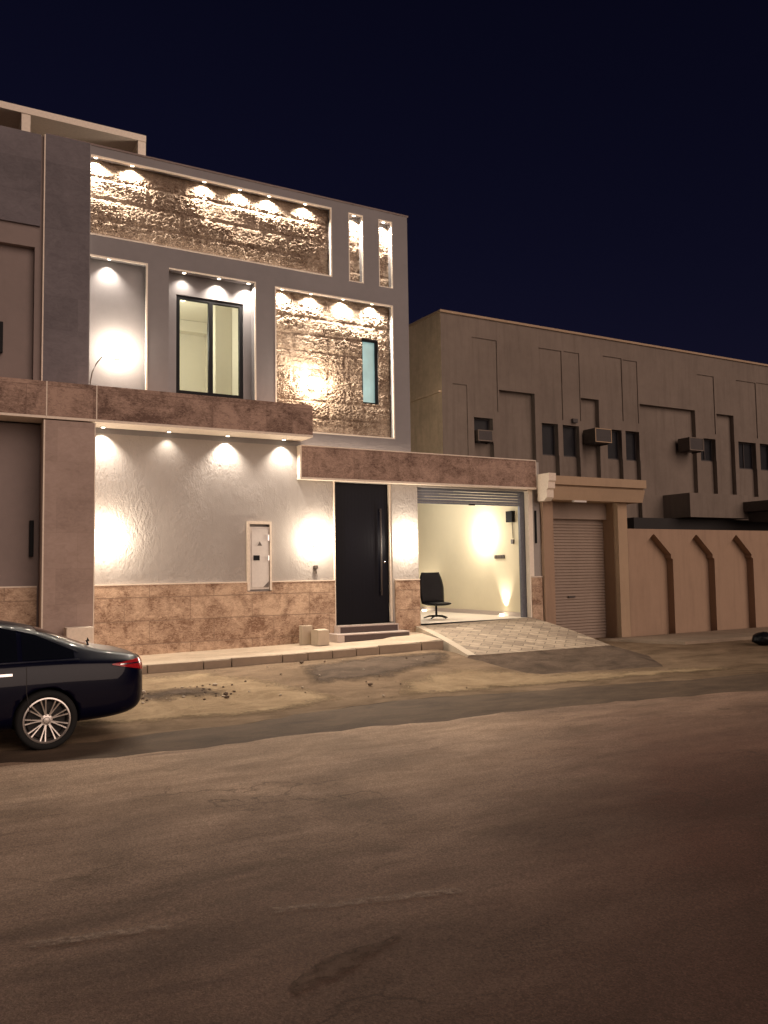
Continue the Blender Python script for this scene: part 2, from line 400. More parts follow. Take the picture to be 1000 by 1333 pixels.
def lerp_pts(pts):
    def f(x):
        if x <= pts[0][0]: return pts[0][1]
        for (x0, y0), (x1, y1) in zip(pts, pts[1:]):
            if x <= x1: return y0+(y1-y0)*(x-x0)/(x1-x0)
        return pts[-1][1]
    return f
wob = lambda x, s, a: a*(noise.noise(Vector((x*.9, s, 0)))+.5*noise.noise(Vector((x*3.3, s, 1)))+.3*noise.noise(Vector((x*9, s, 2))))
far_edge = lerp_pts([(-10, 10.2), (2.6, 10.3), (5.1, 10.6), (6.4, 10.9), (8.8, 10.45), (13.3, 9.75), (25, 9.0)])
near_edge = lerp_pts([(-10, 9.8), (.95, 9.6), (2.4, 9.25), (5.0, 9.2), (7.7, 9.1), (11.6, 8.5), (25, 7.6)])
XS = [-60, -40, -25, -15] + frange(-10, 26, 150) + [32, 42, 60, 90]
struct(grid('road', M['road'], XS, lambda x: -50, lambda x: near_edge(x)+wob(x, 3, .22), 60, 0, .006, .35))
struct(grid('gutter_strip', M['strip'], XS, lambda x: near_edge(x)+wob(x, 3, .22), lambda x: far_edge(x)+wob(x, 8, .16), 12, 0, .006))
struct(grid('ground', M['verge'], XS, lambda x: far_edge(x)+wob(x, 8, .16), lambda x: 17, 46, 0, .012))
g2 = MB(); g2.quad((-60, 17, -.3), (90, 17, -.3), (90, 120, -.3), (-60, 120, -.3)); struct(g2.build('rear_ground', M['verge']))

_feath = {}
def feather(mat, width=.5):
    k = mat.name
    if k in _feath: return _feath[k]
    m = mat.copy(); m.name = mat.name+'_thin_edge'; nt = m.node_tree; out = nt.nodes['Material Output']; b = nt.nodes['Principled BSDF']
    at = N(nt, 'ShaderNodeAttribute'); at.attribute_name = 'edge'
    n1 = tex(nt, coords(nt), 3.2, 6, .7); n2 = tex(nt, coords(nt), 19, 4, .7)
    f = math_(nt, 'ADD', math_(nt, 'MULTIPLY', at.outputs['Fac'], 1.5), math_(nt, 'ADD', math_(nt, 'MULTIPLY', n1, 1.7), math_(nt, 'MULTIPLY', n2, .9)))
    a = ramp(nt, math_(nt, 'MULTIPLY', f, .4), [(.55, 0), (.95, 1)])
    tr = N(nt, 'ShaderNodeBsdfTransparent'); mx = N(nt, 'ShaderNodeMixShader', i_0=a, i_1=tr.outputs[0], i_2=b.outputs[0])
    nt.links.new(mx.outputs[0], out.inputs[0]); _feath[k] = m; return m
def patch(name, mat, pts, lift, seed, step=.09, amp=.02, fw=.45):
    """irregular sheet laid over the ground, outline pts in x,y"""
    P = []
    n = len(pts)
    for i in range(n):
        a, b_ = Vector(pts[i]), Vector(pts[(i+1) % n]); k = max(1, int((b_-a).length/.12)); t = (b_-a).normalized(); q = Vector((-t.y, t.x))
        for j in range(k):
            p = a+(b_-a)*j/k; w = noise.noise(Vector((p.x*2.2, p.y*2.2, seed)))*.13+noise.noise(Vector((p.x*7, p.y*7, seed)))*.06
            P.append(p+q*w)
    xs0, xs1 = min(p.x for p in P), max(p.x for p in P); ys0, ys1 = min(p.y for p in P), max(p.y for p in P)
    def inside(x, y):
        c = False; m_ = len(P)
        for i in range(m_):
            a, b_ = P[i], P[(i+1) % m_]
            if (a.y > y) != (b_.y > y) and x < (b_.x-a.x)*(y-a.y)/(b_.y-a.y)+a.x: c = not c
        return c
    mb = MB(); V = {}
    nx, ny = int((xs1-xs0)/step)+1, int((ys1-ys0)/step)+1
    def v(i, j):
        if (i, j) not in V:
            x, y = xs0+i*step, ys0+j*step
            V[i, j] = mb.bm.verts.new((x, y, zs(y, x)+lift+amp*noise.noise(Vector((x*2, y*2, seed)))))
        return V[i, j]
    for i in range(nx):
        for j in range(ny):
            if inside(xs0+(i+.5)*step, ys0+(j+.5)*step): mb.bm.faces.new((v(i, j), v(i+1, j), v(i+1, j+1), v(i, j+1)))
    for v_ in mb.bm.verts:
        if v_.is_boundary: v_.co.z -= lift-.0035
    bmesh.ops.smooth_vert(mb.bm, verts=[v_ for v_ in mb.bm.verts if v_.is_boundary], factor=.6, use_axis_x=True, use_axis_y=True, use_axis_z=False)
    vals = []
    for v_ in mb.bm.verts:
        d = min((v_.co.x-p.x)**2+(v_.co.y-p.y)**2 for p in P)**.5
        vals.append(0 if v_.is_boundary else min(1, d/fw))
    o = mb.build(name, feather(mat), smooth=True)
    at = o.data.attributes.new('edge', 'FLOAT', 'POINT'); at.data.foreach_set('value', vals)
    return o
struct(patch('sand_drift', M['sand'], [(2.2, 11.2), (4.4, 10.85), (5.9, 11.3), (5.3, 12.6), (4.4, 13.8), (1.0, 13.9), (1.0, 11.4)], .009, 2, .06, .005))
struct(patch('sand_spill', M['sand'], [(6.4, 11.1), (9.0, 10.8), (13.5, 10.4), (13.6, 10.9), (9.2, 12.2), (8.6, 12.55), (7.2, 12.1)], .009, 5, .06, .006))
struct(patch('asphalt_patch', M['apron'], [(5.6, 12.2), (7.2, 12.3), (8.9, 12.9), (9.25, 13.7), (7.8, 13.85), (6.0, 13.6)], .008, 9, .07, .003))
struct(patch('oil_stain', M['stain'], [(1.58, 3.66), (1.9, 3.76), (2.34, 3.92), (2.32, 3.97), (1.9, 3.85), (1.6, 3.75)], .008, 12, .02, .002, .14))
struct(patch('rubble_scatter', M['apron'], [(3.0, 12.1), (4.2, 12.1), (4.5, 12.5), (3.6, 12.9), (2.8, 12.8)], .02, 15, .05, .03, .5))

# worn road line
m, nt, b = new_mat('worn_road_paint')
n = tex(nt, coords(nt), 22, 5, .75); out = nt.nodes['Material Output']
setc(nt, b, (.36, .27, .21), .8)
tr = N(nt, 'ShaderNodeBsdfTransparent'); mx = N(nt, 'ShaderNodeMixShader', i_0=ramp(nt, n, [(.40, .75), (.58, 0)]), i_1=tr.outputs[0], i_2=b.outputs[0])
nt.links.new(mx.outputs[0], out.inputs[0]); M['line'] = m
def road_line(a, b_, w):
    a, b_ = Vector(a), Vector(b_); t = (b_-a).normalized(); q = Vector((-t.y, t.x))*w/2; mb = MB(); k = 12; prev = None
    for i in range(k+1):
        p = a+(b_-a)*i/k; L, R = p+q, p-q
        cur = [mb.bm.verts.new((L.x, L.y, zs(L.y, L.x)+.012)), mb.bm.verts.new((R.x, R.y, zs(R.y, R.x)+.012))]
        if prev: mb.bm.faces.new((prev[0], cur[0], cur[1], prev[1]))
        prev = cur
    return struct(mb.build('road_marking', M['line']))
road_line((1.86, 4.60), (2.95, 4.28), .085)
road_line((.6, 4.86), (1.30, 4.71), .085)

# pavement and kerb
side_z = lerp_pts([(-60, .15), (3.8, .235), (6.4, .265), (8.3, .30), (9.3, .335), (10.06, .40)])
def strip_y1(x): return 16.0
mb = MB(); prev = None
for x in [-40, -20, -8] + frange(-4, 9.42, 40):
    cur = [mb.bm.verts.new((x, 14.20, side_z(x)+.002)), mb.bm.verts.new((x+(.62 if x > 9.4 else 0), 16.3, side_z(x)+(.04 if x > 9 else 0)))]
    if prev: mb.bm.faces.new((prev[0], cur[0], cur[1], prev[1]))
    prev = cur
struct(mb.build('pavement', M['pave']))
mb = MB(); x = -12; rnd = random.Random(3)
while x < 9.40:
    L = min(rnd.choice([.5, .5, .95]), 9.42-x); z = side_z(x+L/2); dz = rnd.uniform(-.006, .006); dy = rnd.uniform(-.008, .008)
    if L > .05: mb.box(x+.007, x+L-.007, 14.11+dy, 14.196, z-.36, z+.004+dz, .014)
    x += L
struct(mb.build('kerb', M['kerb']))

mb = MB(); mb.prism([(15.2, 15.78), (16.2, 13.95), (60, 13.95), (60, 15.78)], 'z', -.4, -.055); struct(mb.build('far_pavement', M['kerb']))
# ramp in front of the garage
Zg = .53
mb = MB(); n = 14; prev = None
TL, TR, BL, BR = Vector((10.06, 16.02, .50)), Vector((13.27, 16.02, .555)), Vector((9.41, 13.08, .12)), Vector((12.82, 12.97, .12))
for i in range(n+1):
    t = i/n; a = TL.lerp(BL, t); c = TR.lerp(BR, t); sag = .03*math.sin(t*PI)
    a.z += sag; c.z += sag
    cur = [mb.bm.verts.new(a), mb.bm.verts.new(c), mb.bm.verts.new((a.x-.02, a.y, a.z-.6)), mb.bm.verts.new((c.x+.02, c.y, c.z-.7))]
    if prev:
        mb.bm.faces.new((prev[0], cur[0], cur[1], prev[1])); mb.bm.faces.new((prev[2], cur[2], cur[0], prev[0])); mb.bm.faces.new((prev[1], cur[1], cur[3], prev[3]))
    prev = cur
mb.bm.faces.new((prev[2], prev[3], prev[1], prev[0]))
struct(mb.build('ramp', M['pavers']))
def edge_strip(name, pts, w, mat, z=.006, h=.03):
    mb = MB(); prev = None
    for p, q in pts:
        p = Vector(p); q = Vector(q)
        cur = [mb.bm.verts.new((p.x, p.y, p.z+z)), mb.bm.verts.new((q.x, q.y, q.z+z)), mb.bm.verts.new((p.x, p.y, p.z-.5)), mb.bm.verts.new((q.x, q.y, q.z-.02))]
        if prev:
            mb.bm.faces.new((prev[0], cur[0], cur[1], prev[1])); mb.bm.faces.new((prev[2], cur[2], cur[0], prev[0])); mb.bm.faces.new((prev[1], cur[1], cur[3], prev[3]))
        prev = cur
    return struct(mb.build(name, mat))
L = []
for i in range(n+1):
    t = i/n; a = TL.lerp(BL, t); a.z += .03*math.sin(t*PI)
    L.append(((a.x-.13, a.y, a.z), (a.x+.05, a.y, a.z)))
edge_strip('ramp_edge', L, .1, M['concrete'])
# asphalt wedge that ties the ramp to the street
mb = MB(); A = [BL+Vector((-.12, 0, 0)), BR+Vector((.02, 0, 0))]; F = [Vector((9.18, 12.22, -.19)), Vector((12.7, 11.40, -.19))]; Lp = Vector((8.98, 13.0, -.1)); Rp = Vector((13.9, 12.9, -.17))
nx_, ny_ = 50, 16; V = {}
for i in range(nx_+1):
    for j in range(ny_+1):
        s_, t_ = i/nx_, j/ny_
        top = A[0].lerp(A[1], s_); bot = F[0].lerp(F[1], s_); p = top.lerp(bot, t_)
        p.z = top.z+(bot.z-top.z)*(t_**.85)+.012*noise.noise(p*4)*math.sin(PI*t_)-.004
        p.y += .07*noise.noise(Vector((p.x*2.5, 3, 0)))*t_
        V[i, j] = mb.bm.verts.new(p)
for i in range(nx_):
    for j in range(ny_): mb.bm.faces.new((V[i, j], V[i+1, j], V[i+1, j+1], V[i, j+1]))
lv = mb.bm.verts.new(Lp); rv = mb.bm.verts.new(Rp)
for j in range(ny_):
    mb.bm.faces.new((V[0, j], V[0, j+1], lv)); mb.bm.faces.new((V[nx_, j+1], V[nx_, j], rv))
struct(mb.build('ramp_apron', M['apron'], smooth=True))

# loose stones on the verge
for i in range(90):
    r = random.Random(i*13+1); cl = i < 60
    x = r.uniform(2.9, 4.6) if cl else r.uniform(4.5, 9); y = r.uniform(12.0, 12.8) if cl else r.uniform(11.0, 13.9); s = r.uniform(.007, .024) if i % 17 else .04
    mb = MB(); bmesh.ops.create_icosphere(mb.bm, subdivisions=1, radius=s)
    for v in mb.bm.verts: v.co = Vector((v.co.x*r.uniform(.8, 1.4), v.co.y*r.uniform(.7, 1.2), v.co.z*r.uniform(.5, .8)))
    o = mb.build('stone', M['concrete'] if i % 3 == 0 else M['apron'], loc=(x, y, zs(y, x)+s*.3+.012))
    tag(o, 'small loose stone lying on the dusty ground between kerb and road', 'stone', 'loose stones on the dusty ground')

# ------------------------------------------------------------------ the villa
V_ = thing('villa', 'two-storey villa with lit stone panels, black door and open garage', 'house', (6.4, 16, .3))
P0 = 9.83                                            # parapet height
FZ = (2.92, 7.97, 8.11, 9.66); PN = (6.63, 9.49, 4.66, 7.70); RC = (2.92, 4.00, 5.05, 7.73); WR = (4.41, 6.21, 5.05, 7.72)
SL = [(8.38, 8.75, 8.09, 9.64), (9.14, 9.50, 8.09, 9.64)]
D1 = .20
relief('upper_wall', 2.92, 9.90, 4.36, P0, 16.0,
       [(*FZ, D1), (*SL[0], .22), (*SL[1], .22), (*RC, D1), (*WR, .26), (4.63, 6.03, 5.30, 7.30, .32, 'hole'), (*PN, D1), (8.76, 9.18, 5.44, 6.90, .30, 'hole')], M['plaster'], V_)
box('coping', 2.14, 9.93, 15.985, 16.22, P0+.001, P0+.035, M['left_plaster'], V_)
# shell behind the front: side wall, rear, roof
mb = MB(); mb.quad((9.90, 16, .0), (9.90, 27, .0), (9.90, 27, P0), (9.90, 16, P0)); mb.quad((2.12, 27, -.2), (9.9, 27, -.2), (9.9, 27, P0), (2.12, 27, P0))
mb.quad((2.12, 16.2, P0-.9), (9.9, 16.2, P0-.9), (9.9, 27, P0-.9), (2.12, 27, P0-.9)); mb.quad((2.14, 16.2, P0), (9.88, 16.2, P0), (9.88, 16.2, P0-.9), (2.14, 16.2, P0-.9))
mb.build('side_wall', M['plaster'], V_)
stone_slab('stone_panel', FZ[0], FZ[1]-.0, FZ[2]+.0, FZ[3], 16+D1-.012, .064, M['frieze'], V_, 1, .0165, .40, 1.15)
stone_slab('stone_panel', PN[0], PN[1], PN[2], PN[3], 16+D1-.012, .060, M['frieze'], V_, 4, .0165, .36, .85, holes=[(8.76, 9.18, 5.44, 6.90)])
for q, s_ in enumerate(SL): stone_slab('stone_panel', s_[0], s_[1], s_[2], s_[3], 16.22-.012, .05, M['frieze'], V_, 8+q, .016, .3, .5, (), .75)
def bead(x0, x1, z0, z1, y=15.994, t=.028, sides='tlrb', depth=.05):
    for c_, q_ in (('t', (x0, x1, z1-t, z1)), ('b', (x0, x1, z0, z0+t)), ('l', (x0, x0+t, z0+t, z1-t)), ('r', (x1-t, x1, z0+t, z1-t))):
        if c_ in sides: box('recess_bead', q_[0], q_[1], y, y+depth, q_[2], q_[3], M['bead'], V_)
bead(*FZ, sides='trb'); bead(*PN); bead(*SL[0], t=.02); bead(*SL[1], t=.02); bead(RC[0], RC[1], 5.13, RC[3], sides='tr'); bead(WR[0], WR[1], 5.13, WR[3], sides='tr', t=.02)
# upper pier and its thin light arris
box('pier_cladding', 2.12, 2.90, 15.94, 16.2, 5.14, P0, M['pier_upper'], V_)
box('pier_trim', 2.098, 2.119, 15.935, 16.1, 5.14, P0-.02, M['trim'], V_)
box('pier_trim', 2.901, 2.919, 15.94, 16.1, 5.14, P0-.02, M['plaster'], V_)
# lower pier
box('lower_pier', 2.10, 2.92, 15.40, 16.0, -.05, 4.44, M['pier'], V_)
box('pier_trim', 2.075, 2.099, 15.395, 15.6, -.05, 4.44, M['trim'], V_)
box('pier_trim', 2.921, 2.94, 15.395, 15.5, -.05, 4.44, M['trim'], V_)
# stone band over the ground floor
box('stone_band', 2.115, 7.19, 15.40, 15.998, 4.51, 5.12, M['band'], V_)
box('band_trim', 2.115, 7.195, 15.395, 15.995, 4.465, 4.509, M['trim'], V_)
for xj in (2.118, 2.955): box('band_joint', xj-.009, xj+.009, 15.396, 15.45, 4.512, 5.119, M['trim'], V_)
# cable end sticking up from the band
MB().tube([(2.93, 15.93, 5.10), (2.94, 15.92, 5.3), (2.97, 15.9, 5.48), (3.04, 15.88, 5.64), (3.13, 15.86, 5.77)], .012, 6).build('cable_end', M['cable'], V_)
# ground floor wall
relief('lower_wall', 2.92, 7.10, .0, 4.359, 16.0, [(6.03, 6.47, 1.39, 2.72, .07)], M['plaster_rough'], V_)
relief('lower_wall', 7.10, 13.60, .0, 4.349, 16.002, [(7.95, 9.38, .60, 3.65, .20, 'hole'), (10.05, 13.26, .3, 3.62, .22, 'hole')], M['plaster_rough'], V_)
# lower band over door and garage
box('stone_band', 7.14, 13.37, 15.84, 15.999, 3.70, 4.35, M['band'], V_)
mb = MB(); mb.box(7.10, 13.375, 15.835, 15.998, 3.655, 3.699); mb.box(7.10, 7.139, 15.835, 15.998, 3.70, 4.36); mb.box(7.14, 13.375, 15.837, 16.2, 4.351, 4.372); mb.box(13.371, 13.385, 15.837, 16.2, 3.655, 4.37); mb.build('band_trim', M['trim'], V_)
# terrace roof over the garage, garage outer shell
mb = MB(); mb.box(9.92, 13.6, 16.2, 24, 3.9, 4.0); mb.box(13.55, 13.6, 16.02, 24, -.1, 3.9); mb.build('terrace_roof', M['plaster'], V_)
# dado
def dado(x0, x1, z0, zt, nm='stone_dado'):
    d = box(nm, x0, x1, 15.955, 15.999, z0, zt, M['dado'], V_, .004)
    return d
mb = MB(); mb.prism([(2.945, .0), (7.93, .0), (7.93, 1.54), (6.50, 1.54), (6.50, 1.36), (5.99, 1.36), (5.99, 1.54), (2.945, 1.54)], 'y', 15.955, 15.999); mb.build('stone_dado', M['dado'], V_)
dado(9.42, 10.05, .0, 1.52); dado(13.262, 13.58, .0, 1.52)
mb = MB(); mb.box(2.945, 5.985, 15.945, 15.998, 1.541, 1.566); mb.build('dado_trim', M['trim'], V_)
for q_ in ((6.505, 7.93, 15.945, 15.998, 1.541, 1.566), (9.415, 10.05, 15.945, 15.998, 1.521, 1.545), (13.262, 13.58, 15.945, 15.998, 1.521, 1.545), (7.931, 7.949, 15.95, 16.1, .55, 3.65)): box('dado_trim', *q_, M['trim'], V_)
box('lit_jamb_strip', 13.262, 13.36, 15.985, 16.001, 1.55, 3.65, M['bead'], V_); box('lit_jamb_strip', 13.225, 13.261, 15.985, 16.13, .55, 3.65, M['bead'], V_)  # cream strips painted in for the jamb lit from inside the garage
# unlit slot light on the garage pier
box('slot_light', 13.42, 13.455, 15.96, 16.0, 2.35, 3.15, M['black_metal'], V_)
# window with two sliding leaves
def frame(name, x0, x1, z0, z1, y0, y1, t, mat, parent, mull=()):
    mb = MB(); mb.box(x0, x0+t, y0, y1, z0, z1); mb.box(x1-t, x1, y0, y1, z0, z1); mb.box(x0+t, x1-t, y0, y1, z0, z0+t); mb.box(x0+t, x1-t, y0, y1, z1-t, z1)
    for a, w in mull: mb.box(a-w/2, a+w/2, y0-.002, y1, z0+t, z1-t)
    return mb.build(name, mat, parent)
w = frame('window', 4.635, 6.025, 5.305, 7.295, 16.275, 16.36, .07, M['black_metal'], V_, [(5.345, .085)])
mb = MB(); mb.quad((4.70, 16.31, 5.37), (5.96, 16.31, 5.37), (5.96, 16.31, 7.23), (4.70, 16.31, 7.23)); mb.build('pane', M['glass'], w)
w = frame('window', 8.765, 9.175, 5.445, 6.895, 16.20, 16.29, .035, M['black_metal'], V_)
mb = MB(); mb.quad((8.79, 16.27, 5.47), (9.15, 16.27, 5.47), (9.15, 16.27, 6.87), (8.79, 16.27, 6.87)); mb.build('pane', M['frosted'], w)
# room behind the window
def room(name, x0, x1, y0, y1, z0, z1, mat, parent, front=True):
    mb = MB()
    mb.quad((x0, y1, z0), (x1, y1, z0), (x1, y1, z1), (x0, y1, z1)); mb.quad((x0, y0, z0), (x0, y1, z0), (x0, y1, z1), (x0, y0, z1)); mb.quad((x1, y0, z0), (x1, y1, z0), (x1, y1, z1), (x1, y0, z1))
    mb.quad((x0, y0, z1), (x1, y0, z1), (x1, y1, z1), (x0, y1, z1))
    return mb.build(name, mat, parent)
room('room_interior', 3.0, 6.55, 16.37, 20.4, 5.0, 8.0, M['room'], V_)
mb = MB(); mb.quad((3, 16.37, 5.0), (6.55, 16.37, 5.0), (6.55, 20.4, 5.0), (3, 20.4, 5.0)); mb.build('room_floor', M['room'], V_)
box('room_cornice', 3.02, 6.5, 20.1, 20.39, 7.72, 7.99, M['room'], V_)
box('room_column', 6.15, 6.54, 18.4, 18.9, 5.0, 7.99, M['room'], V_)
for i in range(4):
    MB().tube([(4.1+.45*i, 18.0+.2*i, 7.99), (4.1+.45*i, 18.0+.2*i, 7.97)], .05, 12).build('downlight', M['lens'], V_)
add_light('POINT', (4.7, 18.2, 7.0), 95, V_, (1, .95, .84), .25)
# front door
dr = box('door', 7.955, 9.33, 16.10, 16.15, .62, 3.64, M['door'], V_)
mb = MB(); mb.tube([(9.12, 16.05, 1.2), (9.12, 16.05, 3.1)], .018, 10); mb.tube([(9.12, 16.04, 1.3), (9.12, 16.10, 1.3)], .012, 8); mb.tube([(9.12, 16.04, 3.05), (9.12, 16.10, 3.05)], .012, 8); mb.build('handle', M['ac_grille'], dr, True)
MB().tube([(9.215, 16.07, 1.93), (9.215, 16.10, 1.93)], .022, 12).build('lock', M['chrome'], dr, True)
mb = MB(); mb.box(9.331, 9.379, 16.03, 16.19, .62, 3.65); mb.build('door_frame', M['trim'], V_)
mb = MB(); mb.box(7.951, 9.38, 16.151, 16.19, .60, 3.65); mb.build('door_backing', M['dark'], V_)
# entrance steps
st = MB(); st.box(7.90, 9.34, 15.72, 16.12, .30, .60); st.box(7.70, 9.42, 15.40, 16.0-.003, .2, .452); st.build('step', M['step_tread'], V_)
mb = MB(); mb.box(7.93, 9.31, 15.712, 15.722, .453, .575); mb.box(7.86, 9.40, 15.392, 15.402, .29, .43); mb.build('step_riser', M['step_riser'], V_)
# electricity meter cabinet in its recess
mb = MB(); mb.box(5.985, 6.035, 15.945, 16.01, 1.38, 2.77); mb.box(6.465, 6.505, 15.945, 16.01, 1.38, 2.77); mb.box(6.036, 6.464, 15.945, 16.01, 2.715, 2.77); mb.build('cabinet_surround', M['trim'], V_)
cb = box('meter_cabinet', 6.045, 6.455, 15.97, 16.06, 1.40, 2.66, M['white'], V_, .006)
box('cabinet_door', 6.075, 6.43, 15.955, 15.969, 1.44, 2.62, M['white'], cb, .004)
mb = MB(); mb.box(6.115, 6.245, 15.945, 15.954, 1.985, 2.085); mb.build('cabinet_window', M['black_metal'], cb)
mb = MB(); mb.prism([(6.20, 2.28), (6.30, 2.28), (6.25, 2.365)], 'y', 15.948, 15.954); mb.build('warning_sign', M['cable'], cb)
box('hinge', 6.42, 6.45, 15.94, 15.954, 2.38, 2.5, M['chrome'], cb); box('hinge', 6.42, 6.45, 15.94, 15.954, 1.98, 2.08, M['chrome'], cb)
mb = MB(); mb.prism([(6.32, 1.445), (6.44, 1.445), (6.44, 1.56)], 'y', 15.949, 15.954); mb.build('rust_mark', M['cable'], cb)
# outdoor tap
mb = MB(); mb.box(7.45, 7.53, 15.92, 16.0, 1.80, 1.87, .01); mb.tube([(7.49, 15.94, 1.80), (7.49, 15.93, 1.70)], .016, 8); mb.build('outdoor_tap', M['ac'], V_)
# garage: interior, shutter, rails
room('garage_interior', 7.5, 13.262, 16.23, 23.5, .5, 3.95, M['cream'], V_)
mb = MB(); mb.quad((7.5, 16.02, .53), (13.26, 16.02, .555), (13.26, 23.5, .56), (7.5, 23.5, .56)); mb.build('garage_floor', M['bead'], V_)
mb = MB(); mb.quad((7.5, 16.23, .5), (10.04, 16.23, .5), (10.04, 16.23, 3.95), (7.5, 16.23, 3.95)); mb.quad((10.04, 16.225, 3.62), (13.26, 16.225, 3.62), (13.26, 16.225, 3.95), (10.04, 16.225, 3.95)); mb.build('garage_front_wall', M['cream'], V_)
box('skirting', 13.235, 13.261, 16.3, 23.4, .555, .66, M['step_tread'], V_)
sh = MB()
for k in range(5): sh.box(10.06, 13.2, 16.145, 16.16, 3.30+k*.065, 3.356+k*.065, .006)
sh = sh.build('roller_shutter', M['shutter'], V_)
box('bottom_bar', 10.06, 13.2, 16.13, 16.17, 3.255, 3.295, M['shutter'], sh)
box('shutter_lock', 11.55, 11.72, 16.11, 16.13, 3.24, 3.275, M['black_metal'], sh)
mb = MB(); mb.box(13.10, 13.258, 16.14, 16.155, .55, 3.61); mb.box(13.08, 13.098, 16.14, 16.21, .55, 3.61)
for k in range(52): mb.box(13.14, 13.19, 16.132, 16.1395, .60+k*.057, .63+k*.057)
mb.build('shutter_rail', M['shutter'], V_)
# fittings on the garage side wall
gl = box('wall_lamp', 13.17, 13.26, 17.75, 17.87, 2.52, 2.76, M['lens'], V_, .008)
add_light('POINT', (12.98, 17.81, 2.64), 75, V_, radius=.07)
eb = box('breaker_box', 13.16, 13.26, 16.55, 16.80, 2.90, 3.18, M['black_metal'], V_, .008)
mb = MB(); mb.tube([(13.25, 16.66, 2.9), (13.25, 16.64, 2.5)], .008, 6); mb.box(13.22, 13.26, 16.60, 16.69, 2.36, 2.47); mb.build('switch', M['cable'], V_)
mb = MB()
for k in range(4): mb.box(13.235, 13.259, 17.0+k*.105, 17.095+k*.105, 2.0, 2.09, .004)
mb.build('socket_plate', M['ac'], V_)
MB().tube([(13.12, 17.0, .562), (13.12, 17.0, .60)], .06, 14).build('floor_lamp', M['lens'], V_)
add_light('SPOT', (13.12, 17.0, .62), 130, V_, radius=.03, size=1.1, blend=.8, rot=(PI, .12, 0))
MB().tube([(13.10, 20.6, .562), (13.10, 20.6, .60)], .06, 14).build('floor_lamp', M['lens'], V_)
add_light('SPOT', (13.08, 20.6, .62), 160, V_, radius=.03, size=1.5, blend=.8, rot=(PI, .15, 0))
MB().tube([(11.2, 18.9, 3.949), (11.2, 18.9, 3.93)], .1, 16).build('added_ceiling_fill', M['lens'], V_)  # unseen ceiling light, added to brighten the whole garage
add_light('POINT', (11.0, 18.7, 3.6), 150, V_, (1, .92, .78), .2)  # light of the added ceiling fill
# lamps on the street front
for x, p_ in ((3.03, 1.5), (3.71, 1), (5.15, .9), (5.90, .9), (6.55, 1), (7.38, .9)): downlight(x, 16.075, 9.66, 285*p_, V_, 2.45)
for x in (8.56, 9.32): downlight(x, 16.08, 9.64, 330, V_, 2.3)
downlight(3.29, 16.07, 7.73, 110, V_, 1.9)
for x, p_ in ((4.75, 40), (5.47, 140), (6.10, 210)): downlight(x, 16.13, 7.72, p_, V_, 2.1)
for x in (6.83, 7.50, 8.27, 9.0): downlight(x, 16.075, 7.70, 300, V_, 2.45)
for x, p_ in ((3.16, 190), (4.38, 26), (5.55, 190), (6.75, 135)): downlight(x, 15.86, 4.463, p_, V_, 1.9)
LP = 96
wall_lamp(3.47, 16.20, 5.98, LP, V_); wall_lamp(7.50, 16.13, 5.76, LP*1.4, V_)
wall_lamp(3.22, 16.0, 2.42, LP, V_); wall_lamp(7.50, 16.0, 2.41, LP, V_); wall_lamp(9.72, 16.0, 2.40, LP, V_)
lamp = box('wall_lamp', 9.902, 9.99, 18.4, 18.52, 5.7, 5.95, M['lens'], V_, .008); add_light('POINT', (10.15, 18.46, 5.8), 130, V_, radius=.09)  # unseen lamp, added to light the neighbour's side wall
# roof shelter behind the parapet
mb = MB(); mb.box(-2.2, 4.45, 18.0, 21.5, 11.20, 11.34); mb.box(4.28, 4.45, 18.02, 21.5, 8.9, 11.198); mb.box(1.93, 2.10, 18.02, 21.5, 8.9, 11.198); mb.box(-2.2, 4.27, 21.3, 21.48, 8.9, 11.198); mb.build('roof_shelter', M['trim'], V_)
add_light('POINT', (5.4, 17.4, 9.3), 60, V_, (1, .82, .66), .2)  # unseen light, added to brighten the shelter soffit
# concrete blocks standing on the pavement
b1 = MB().prism([(6.97, 15.5), (7.19, 15.5), (7.19, 15.66), (6.97, 15.66)], 'z', .27, .66)
o = b1.build('concrete_block', M['concrete']); tag(o, 'upright narrow concrete block on the pavement against the stone dado', 'concrete block')
o = MB().prism([(15.08, .29), (15.42, .27), (15.42, .56), (15.30, .60), (15.08, .585)], 'x', 7.12, 7.36).build('concrete_block', M['concrete']); tag(o, 'squat pale concrete block beside the entrance steps', 'concrete block')
o = MB().box(2.42, 2.86, 15.0, 15.3, .20, .86, .015).build('concrete_block', M['trim']); tag(o, 'pale block at the foot of the grey pier, behind the car', 'concrete block')

mb = MB(); bmesh.ops.create_icosphere(mb.bm, subdivisions=3, radius=.22)
for v in mb.bm.verts:
    q = v.co.normalized(); v.co = Vector((v.co.x*1.5, v.co.y*1.0, v.co.z*.72))*(1+.22*noise.noise(q*2.3)+.08*noise.noise(q*7))
o = mb.build('black_lump', M['black_fabric'], smooth=True, loc=(17.75, 12.95, -.01)); tag(o, 'black lump of unknown kind on the ground before the tan wall at the right edge', 'lump')  # unidentified dark shape, given a rounded form
